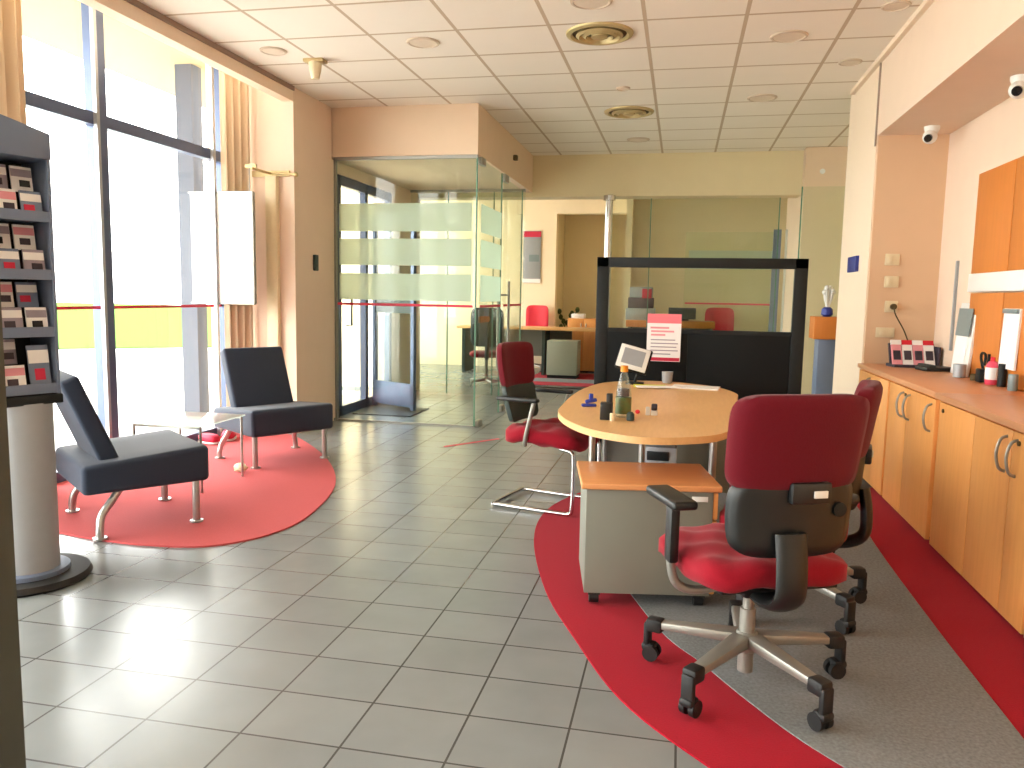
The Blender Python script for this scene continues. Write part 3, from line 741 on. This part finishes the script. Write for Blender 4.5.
# leaflet holder with brochures
p = thing('leaflet_rack', 'dark desktop rack filled with red and white brochures by the column', 'leaflet rack', (1.66, 6.22, CZ), .12)
MB().box((.02, .06, .085), (.32, .02, .17), rot=(-.35, 0, 0)).box((.165, .02, .075), (.014, .16, .15)).box((.01, 0, .01), (.32, .16, .02)).build('rack', 'ink_dark', p)
for i in range(4):
    q = MB().box((-.115+i*.074, -.01-.003*i, .10), (.070, .012, .18), rot=(-.38, 0, 0)).build('brochure', 'paper_white' if i % 2 else 'ink_pink', p)
    MB().box((-.115+i*.074, .018-.003*i, .175), (.072, .014, .035), rot=(-.38, 0, 0)).build('brochure_title', 'bright_red' if i % 2 else 'paper_white', q)
    MB().box((-.115+i*.074, -.021-.003*i, .085), (.05, .010, .07), rot=(-.38, 0, 0)).build('brochure_picture', 'ink_dark', q)
p = thing('desk_phone', 'black low desk telephone lying on the worktop beside the leaflet rack', 'telephone', (1.74, 5.95, CZ), .2)
MB().box((0, 0, .014), (.20, .17, .028), bev=.006).build('phone_body', 'black_plastic', p)
MB().box((-.06, 0, .034), (.045, .18, .022), bev=.010).build('handset', 'black_plastic', p)
p = tag(MB().lathe([(.03, 0), (.036, .004), (.038, .085), (.033, .085), (.03, .01), (0, .01)]).build('metal_cup', 'stand_light', loc=(1.74, 5.46, CZ)), 'light grey cup on the worktop left of the leaning board', 'cup')
p = thing('leaning_board', 'white framed board with grey top and white sheet leaning on the right wall', 'board', (1.822, 5.66, CZ))
MB().box((0, 0, .235), (.02, .30, .47), rot=(0, .08, 0), bev=.003).build('frame', 'white_plastic', p)
MB().box((-.013, 0, .345), (.006, .25, .18), rot=(0, .08, 0)).build('grey_field', 'mirror_grey', p)
MB().box((-.018, .02, .15), (.006, .21, .25), rot=(0, .08, 0)).build('white_sheet', 'paper_white', p)
tag(MB().lathe([(.018, 0), (.02, .03), (.012, .04), (0, .04)]).build('small_jar', 'brass_dark', loc=(1.77, 5.30, CZ)), 'small brown jar before the leaning board', 'jar')
p = thing('pen_stand', 'black pen stand with scissors handle beside the pink bottle', 'pen stand', (1.79, 5.20, CZ))
MB().box((0, 0, .04), (.07, .07, .08), bev=.006).build('holder', 'frame_black', p)
MB().tube(bez([(0, .01, .07), (-.01, .03, .14), (0, .05, .17), (.01, .02, .16), (0, .0, .10)], 5), .008).cyl((.01, -.02, .06), (.012, -.03, .17), .008).build('scissors', 'frame_black', p)
p = thing('spray_bottle', 'pink and white bottle with dark top on the worktop', 'bottle', (1.785, 5.06, CZ))
MB().lathe([(.03, 0), (.034, .006), (.034, .11), (.02, .135), (0, .135)]).build('bottle_body', 'pink_bottle', p)
MB().lathe([(.035, .03), (.0355, .04), (.0355, .09), (.035, .10)]).build('label_sleeve', 'paper_white', p)
MB().cyl((0, 0, .13), (0, 0, .16), .012).build('cap', 'bright_red', p)
tag(MB().cyl((1.80, 4.95, CZ), (1.80, 4.95, CZ+.13), .022).build('dark_bottle', 'frame_black'), 'slim black bottle right of the pink bottle', 'bottle')
tag(MB().lathe([(.022, 0), (.025, .005), (.025, .085), (.023, .09), (0, .09)]).build('tin', 'mirror_grey', loc=(1.78, 4.74, CZ)), 'grey green tin at the right edge of the worktop', 'tin')
tag(MB().tube(bez([(1.84, 5.3, CZ+.004), (1.83, 5.0, CZ+.004), (1.84, 4.8, CZ+.004), (1.82, 4.3, CZ+.004)], 6), .004, n=6).build('power_cable', 'frame_black'), 'thin black cable running along the back of the worktop', 'cable')

# wall boards
WXR = 1.96
p = thing('wall_board', 'orange wood board mounted high on the right wall', 'wall board', (1.8425, 4.87, 1.805))
MB().box((0, .50, 0), (.035, .58, .63), bev=.002).build('panel', 'panel_wood', p)
MB().box((0, -.24, 0), (.035, .88, .63), bev=.002).build('panel', 'panel_wood', p)
p = thing('wall_board', 'orange wood board on the right wall just above the worktop', 'wall board', (1.8425, 4.87, 1.10))
MB().box((0, .50, 0), (.035, .54, .53), bev=.002).build('panel', 'panel_wood', p)
MB().box((0, -.24, 0), (.035, .92, .53), bev=.002).build('panel', 'panel_wood', p)
p = thing('wall_box', 'long white rectangular wall box between the two orange boards', 'box', (1.83, 5.20, 1.430))
MB().box((0, 0, 0), (.06, .86, .115), bev=.006).build('housing', 'white_plastic', p)
p = thing('clipped_document', 'white document clipped on the orange board at the right edge', 'document', (1.817, 4.93, 1.105))
MB().box((0, 0, 0), (.012, .22, .34), rot=(0, .03, 0)).build('sheet', 'paper_white', p)
MB().box((-.008, 0, .155), (.016, .20, .025), bev=.003).build('clip', 'mirror_grey', p)
tag(MB().box((1.851, 6.02, 1.28), (.02, .022, .62), bev=.004).build('cable_trunking', 'stand_light'), 'thin grey vertical cable trunking on the right wall', 'trunking')

# sockets on the niche end wall
def socket(x, z, w, h, label, kind='light_switch'):
    p = thing(kind, label, 'switch' if kind == 'light_switch' else 'socket', (x, 6.438, z), 0, 'switches and sockets on the niche wall')
    MB().box((0, -.006, 0), (w, .014, h), bev=.004).build('plate', 'cream_plastic', p)
    MB().box((-.015, -.015, 0), (w*.35, .008, h*.6), bev=.002).build('rocker' if kind == 'light_switch' else 'insert', 'cream_plastic', p)
    return p
socket(1.53, 1.615, .10, .085, 'cream light switch, topmost on the niche wall')
socket(1.535, 1.45, .10, .085, 'cream light switch directly below the topmost one')
sk = socket(1.545, 1.265, .09, .085, 'cream wall socket with brown plug and hanging cord', 'wall_socket')
MB().cyl((.01, -.01, 0), (.01, -.05, 0), .022).build('plug', 'brass_dark', sk)
MB().tube(bez([(.01, -.05, 0), (.02, -.07, -.06), (.09, -.06, -.18), (.14, -.05, -.30)], 6), .005, n=6).build('cord', 'brass_dark', sk)
socket(1.515, 1.07, .13, .075, 'wide cream double socket just above the worktop', 'wall_socket')
tag(MB().box((1.36, 6.95, 1.60), (.03, .32, .125), bev=.004).build('wall_sign', 'blue_sign'), 'small dark blue square plate on the cream column', 'sign')

# security cameras
def camera_dome(loc, label):
    p = thing('security_camera', label, 'security camera', loc, 0, 'white dome cameras in the right niche')
    MB().lathe([(.05, 0), (.05, -.02), (.038, -.045)]).cyl((0, 0, -.045), (0, 0, 0), .038).build('mount', 'white_plastic', p)
    MB().ball((-.015, -.02, -.075), .048).build('dome', 'white_plastic', p)
    MB().cyl((-.03, -.05, -.085), (-.042, -.075, -.095), .026).build('lens', 'lens_black', p)
camera_dome((1.66, 6.15, 2.52), 'white security camera under the niche soffit near the column')
camera_dome((1.74, 4.88, 2.52), 'white security camera under the niche soffit at the right edge')

# ---------------------------------------------------------------- reception stand by the column
p = thing('display_pedestal', 'grey pedestal with orange wood top box beside the cream column', 'pedestal', (1.38, 8.0, 0))
MB().box((0, 0, .47), (.20, .22, .94), bev=.004).build('post', 'stand_grey', p)
MB().box((0, 0, .01), (.30, .30, .02), bev=.004).build('foot', 'frame_black', p)
MB().box((-.0, 0, 1.045), (.30, .30, .21), bev=.004).build('top_box', 'panel_wood', p)
p = thing('flower_vase', 'white flowers in a small blue vase on the orange topped pedestal', 'flowers', (1.36, 8.0, 1.15))
MB().lathe([(.03, 0), (.055, .02), (.05, .07), (.03, .09), (0, .09)]).build('vase', 'blue_plastic', p)
m = MB()
for i in range(9):
    a = i*2.4; r = .02+.004*i
    m.tube([(0, 0, .07), (r*math.cos(a)*.8, r*math.sin(a)*.8, .17), (r*math.cos(a), r*math.sin(a), .22+.012*(i % 4))], .010, n=6)
    m.ball((r*math.cos(a), r*math.sin(a), .23+.015*(i % 4)), .022, n=8)
m.build('blossoms', 'white_plastic', p)

# ---------------------------------------------------------------- ceiling fittings
def diffuser(x, y, r, label):
    p = thing('air_diffuser', label, 'air vent', (x, y, H), 0, 'round brass air diffusers in the ceiling')
    MB().lathe([(r, 0), (r*.98, -.012), (r*.86, -.020), (r*.80, -.008), (r*.80, 0)], n=40).build('outer_ring', 'brass', p)
    m = MB()
    for k in (.66, .46): m.lathe([(r*k, -.004), (r*(k+.04), -.018), (r*(k-.05), -.030), (r*(k-.08), -.006)], n=36)
    m.build('cone_rings', 'brass', p)
    MB().lathe([(0, -.034), (r*.24, -.028), (r*.26, -.005), (0, -.003)], n=28).build('centre_cone', 'brass', p)
    MB().lathe([(r*.82, -.0005), (r*.82, -.003), (0, -.003)], n=28).build('throat', 'brass_dark', p)
diffuser(-.617, 5.60, .23, 'larger looking brass round air diffuser in the ceiling, nearer one')
diffuser(-.567, 7.93, .24, 'brass round air diffuser in the ceiling, farther one')
def roundcap(x, y, r, label, m_='ceiling_cap'):
    p = thing('ceiling_speaker', label, 'ceiling speaker', (x, y, H), 0, 'round cream covers in the ceiling')
    MB().lathe([(r, 0), (r*.97, -.008), (r*.85, -.012), (r*.82, -.007)], n=32).build('rim', 'trim_ring', p)
    MB().lathe([(r*.84, -.001), (r*.83, -.007), (0, -.009)], n=32).build('cover', 'ceiling_cap', p)
mat('ceiling_cap', rgb(224, 208, 188), .7); mat('trim_ring', rgb(205, 186, 164), .6)
roundcap(.642, 5.85, .125, 'cream round ceiling cover right of the nearer brass diffuser')
roundcap(-1.874, 5.60, .12, 'cream round ceiling cover left of the nearer brass diffuser')
roundcap(-.607, 5.00, .13, 'cream round ceiling cover nearest the camera at the top of the picture')
roundcap(1.195, 5.36, .085, 'small cream round ceiling cover near the right fascia, nearer one')
roundcap(1.163, 6.53, .085, 'small cream round ceiling cover near the right fascia, farther one')
roundcap(.628, 7.54, .13, 'cream round ceiling cover right of the farther brass diffuser')
roundcap(-.56, 7.05, .06, 'tiny cream round ceiling cover before the farther brass diffuser')
roundcap(-3.05, 5.62, .10, 'cream round ceiling cover next to the pelmet on the left')
roundcap(-.55, 9.3, .13, 'cream round ceiling cover near the far bulkhead')
p = thing('ceiling_spot', 'cream cone shaped spotlight under the ceiling near the left pillar', 'spotlight', (-2.84, 5.88, H))
MB().box((0, 0, -.012), (.16, .10, .024), bev=.004).build('mount', 'brass', p)
MB().lathe([(.052, -.02), (.045, -.08), (.030, -.145), (0, -.15)]).build('lamp_head', 'cream_plastic', p)
tag(MB().lathe([(.03, 0), (.03, -.01), (.012, -.02), (0, -.02)]).build('smoke_detector', 'white_plastic', loc=(1.55, 9.97, 2.80), rot=(PI/2, 0, 0)), 'tiny white detector high on the rear right pier', 'detector')

# ---------------------------------------------------------------- far room furniture
p = thing('far_desk', 'long beech desk with grey legs in the far room beyond the lobby', 'desk', (-2.42, 13.0, .006))
MB().box((0, 0, .755), (2.4, .75, .035), bev=.004).build('table_top', 'desk_wood', p)
for x in (-1.1, .25): MB().box((x, 0, .37), (.05, .6, .735)).build('leg', 'green_black', p)
MB().box((-.1, .2, .50), (1.5, .02, .45)).build('modesty_panel', 'grey_laminate', p)
p = thing('desk_pedestal', 'grey green drawer pedestal on black casters in the far room', 'drawer pedestal', (-1.80, 12.50, .009))
MB().box((0, 0, .32), (.48, .45, .54), bev=.003).build('body', 'far_grey', p)
MB().box((0, 0, .025), (.46, .42, .05)).build('plinth', 'frame_black', p)
p = thing('storage_cabinet', 'orange wood two door cabinet against the far recess wall', 'cabinet', (-1.62, 13.75, .0))
MB().box((0, 0, .47), (.56, .42, .90), bev=.003).build('body', 'cabinet_wood', p)
MB().box((0, 0, .01), (.54, .40, .02)).build('plinth', 'frame_black', p)
for x in (-.14, .14):
    d = MB().box((x, -.218, .47), (.27, .016, .88), bev=.002).build('door', 'cabinet_wood', p)
    MB().cyl((x*.2+x*.1, -.235, .72), (x*.2+x*.1, -.235, .84), .008).build('handle', 'silver', d)
tag(MB().box((-1.73, 13.70, .96), (.22, .28, .08), bev=.01).build('paper_tray', 'paper_white'), 'white paper tray on top of the far orange cabinet', 'tray')
p = thing('potted_plant', 'small dark leafy plant standing behind the far desk', 'plant', (-2.02, 14.45, 0))
MB().lathe([(.08, 0), (.12, .25), (.11, .25), (0, .22)]).build('pot', 'pot_brown', p)
m = MB()
for i in range(14):
    a = i*2.4; r = .10+.006*i; z = .6+.035*i
    m.tube(bez([(0, 0, .22), (r*.3*math.cos(a), r*.3*math.sin(a), z*.7), (r*math.cos(a), r*math.sin(a), z)], 4), .008, n=5)
    m.ball((r*math.cos(a), r*math.sin(a), z), .04, (1, .5, 1.3), 8)
m.build('foliage', 'plant_green', p)
def far_chair(loc, rz, label, back_m, seat_m, h=1.12, w=.42):
    p = thing('task_chair', label, 'office chair', loc, rz, 'office chairs in the far room')
    for k in range(5):
        a = 2*PI*k/5
        MB().tube([(0, 0, .10), (.27*math.cos(a), .27*math.sin(a), .075)], .018, n=8).cyl((.27*math.cos(a)-.01, .27*math.sin(a), .028), (.27*math.cos(a)+.01, .27*math.sin(a), .028), .028, n=12).build('base_arm', 'satin_grey', p)
    MB().cyl((0, 0, .08), (0, 0, .42), .025).build('column', 'satin_grey', p)
    MB().pad(.48, .46, .09, M=Matrix.Translation((0, 0, .46)) @ Matrix.Rotation(PI/2, 4, 'X'), n=10, p=5).build('seat', seat_m, p, angle=80)
    MB().pad(w, h-.58, .06, n=12, p=6, fn=lambda q: Vector((q.x, q.y-.24+.8*q.x*q.x, q.z+.58+(h-.58)/2))).build('backrest', back_m, p, angle=70)
    MB().tube(bez([(0, -.05, .42), (0, -.22, .42), (0, -.285, .55), (0, -.27, .7)], 4), .03, n=8).build('back_support', 'black_plastic', p)
far_chair((-2.52, 13.62, 0), math.radians(170), 'red office chair tucked behind the far desk', 'bright_red', 'red_fabric', 1.13)
far_chair((-2.68, 10.9, 0), math.radians(15), 'dark green office chair seen through the lobby glass', 'green_black', 'red_fabric', 1.12, .46)
far_chair((.60, 13.0, .0), math.radians(176), 'bright red office chair seen above the black divider', 'bright_red', 'red_fabric', 1.16, .46)
p = thing('wall_poster', 'grey poster with red top on the far cream wall', 'poster', (-2.63, 13.985, 1.98))
MB().box((0, 0, 0), (.32, .012, .92), bev=.002).build('sheet', 'screen_grey', p)
MB().box((0, -.008, .40), (.32, .004, .10)).build('header_band', 'paper_red', p)
MB().box((.04, -.008, -.02), (.18, .004, .12)).build('picture', 'mirror_grey', p)
MB().box((0, -.008, -.42), (.32, .004, .07)).build('footer_band', 'paper_white', p)
# back office counter behind divider
p = thing('counter_desk', 'orange beech desk behind the glass of the back office', 'desk', (-.15, 12.3, .009))
MB().box((0, 0, .90), (1.3, .6, .10), bev=.004).build('table_top', 'panel_wood', p)
for x in (-.6, .6): MB().box((x, 0, .425), (.04, .55, .85)).build('side_panel', 'grey_laminate', p)
MB().box((0, .2, .45), (1.16, .02, .78)).build('modesty_panel', 'grey_laminate', p)
p = thing('printer', 'grey and red stacked desk printer on the back office desk', 'printer', (-.60, 12.3, .959))
MB().box((0, 0, .09), (.44, .34, .18), bev=.012).build('paper_unit', 'stand_light', p)
MB().box((.0, 0, .26), (.38, .30, .16), bev=.012).build('scanner_unit', 'ink_dark', p)
MB().box((.0, 0, .42), (.34, .26, .16), bev=.012).build('top_unit', 'stand_light', p)
MB().box((.09, -.155, .40), (.14, .05, .14), bev=.006).build('red_panel', 'paper_red', p)
MB().box((.29, 0, .05), (.12, .22, .10), bev=.01).build('side_tray', 'paper_white', p)
p = thing('monitor', 'black computer monitor seen from behind on the back office desk', 'monitor', (.02, 12.1, .959))
MB().box((0, 0, .02), (.20, .18, .02), bev=.005).cyl((0, 0, .02), (0, 0, .10), .02).build('stand', 'frame_black', p)
MB().box((0, 0, .115), (.40, .04, .17), bev=.008).build('screen_back', 'green_black', p)

# ---------------------------------------------------------------- daylight
w = bpy.data.worlds.new('sky'); scn.world = w; w.use_nodes = True
bg = w.node_tree.nodes['Background']; bg.inputs[0].default_value = (1.0, .985, .96, 1); bg.inputs[1].default_value = 5.0
def portal(loc, rot, sx, sy):
    l = bpy.data.lights.new('portal', 'AREA'); l.shape = 'RECTANGLE'; l.size = sx; l.size_y = sy; l.cycles.is_portal = True
    o = bpy.data.objects.new('portal', l); COL.objects.link(o); o.location = loc; o.rotation_euler = rot
RY = (0, -PI/2, 0)
portal((-4.12, 5.0, 1.77), RY, 3.4, 2.9)
portal((-4.12, .2, 1.77), RY, 3.4, 6.2)
portal((-3.62, 8.43, 1.25), RY, 2.4, 1.5)
portal((-6.15, 12.2, 1.75), RY, 2.6, 3.4)
scn.cycles.max_bounces = 10; scn.cycles.diffuse_bounces = 6; scn.cycles.transparent_max_bounces = 24; scn.cycles.glossy_bounces = 4
scn.cycles.use_denoising = True
scn.cycles.sample_clamp_indirect = 6

# ---------------------------------------------------------------- camera
cam = bpy.data.cameras.new('camera'); co = bpy.data.objects.new('camera', cam); COL.objects.link(co)
pitch, yaw, roll, F = .112, .208, .018, 790.
cy, sy, cp, sp = math.cos(yaw), math.sin(yaw), math.cos(pitch), math.sin(pitch)
fwd = Vector((-sy*cp, cy*cp, -sp)); r = Vector((cy, sy, 0)); u = r.cross(fwd)
cr, sr = math.cos(roll), math.sin(roll)
r2 = r*cr+u*sr; u2 = -r*sr+u*cr
M = Matrix((r2, u2, -fwd)).transposed().to_4x4(); M.translation = (0, 0, 1.30)
co.matrix_world = M
cam.sensor_width = 36; cam.lens = F/1024*36; cam.clip_start = .05; cam.clip_end = 200
scn.camera = co
vs = scn.view_settings
vs.view_transform = 'Standard'; vs.look = 'None'; vs.exposure = 1.72; vs.gamma = 1; vs.use_curve_mapping = False
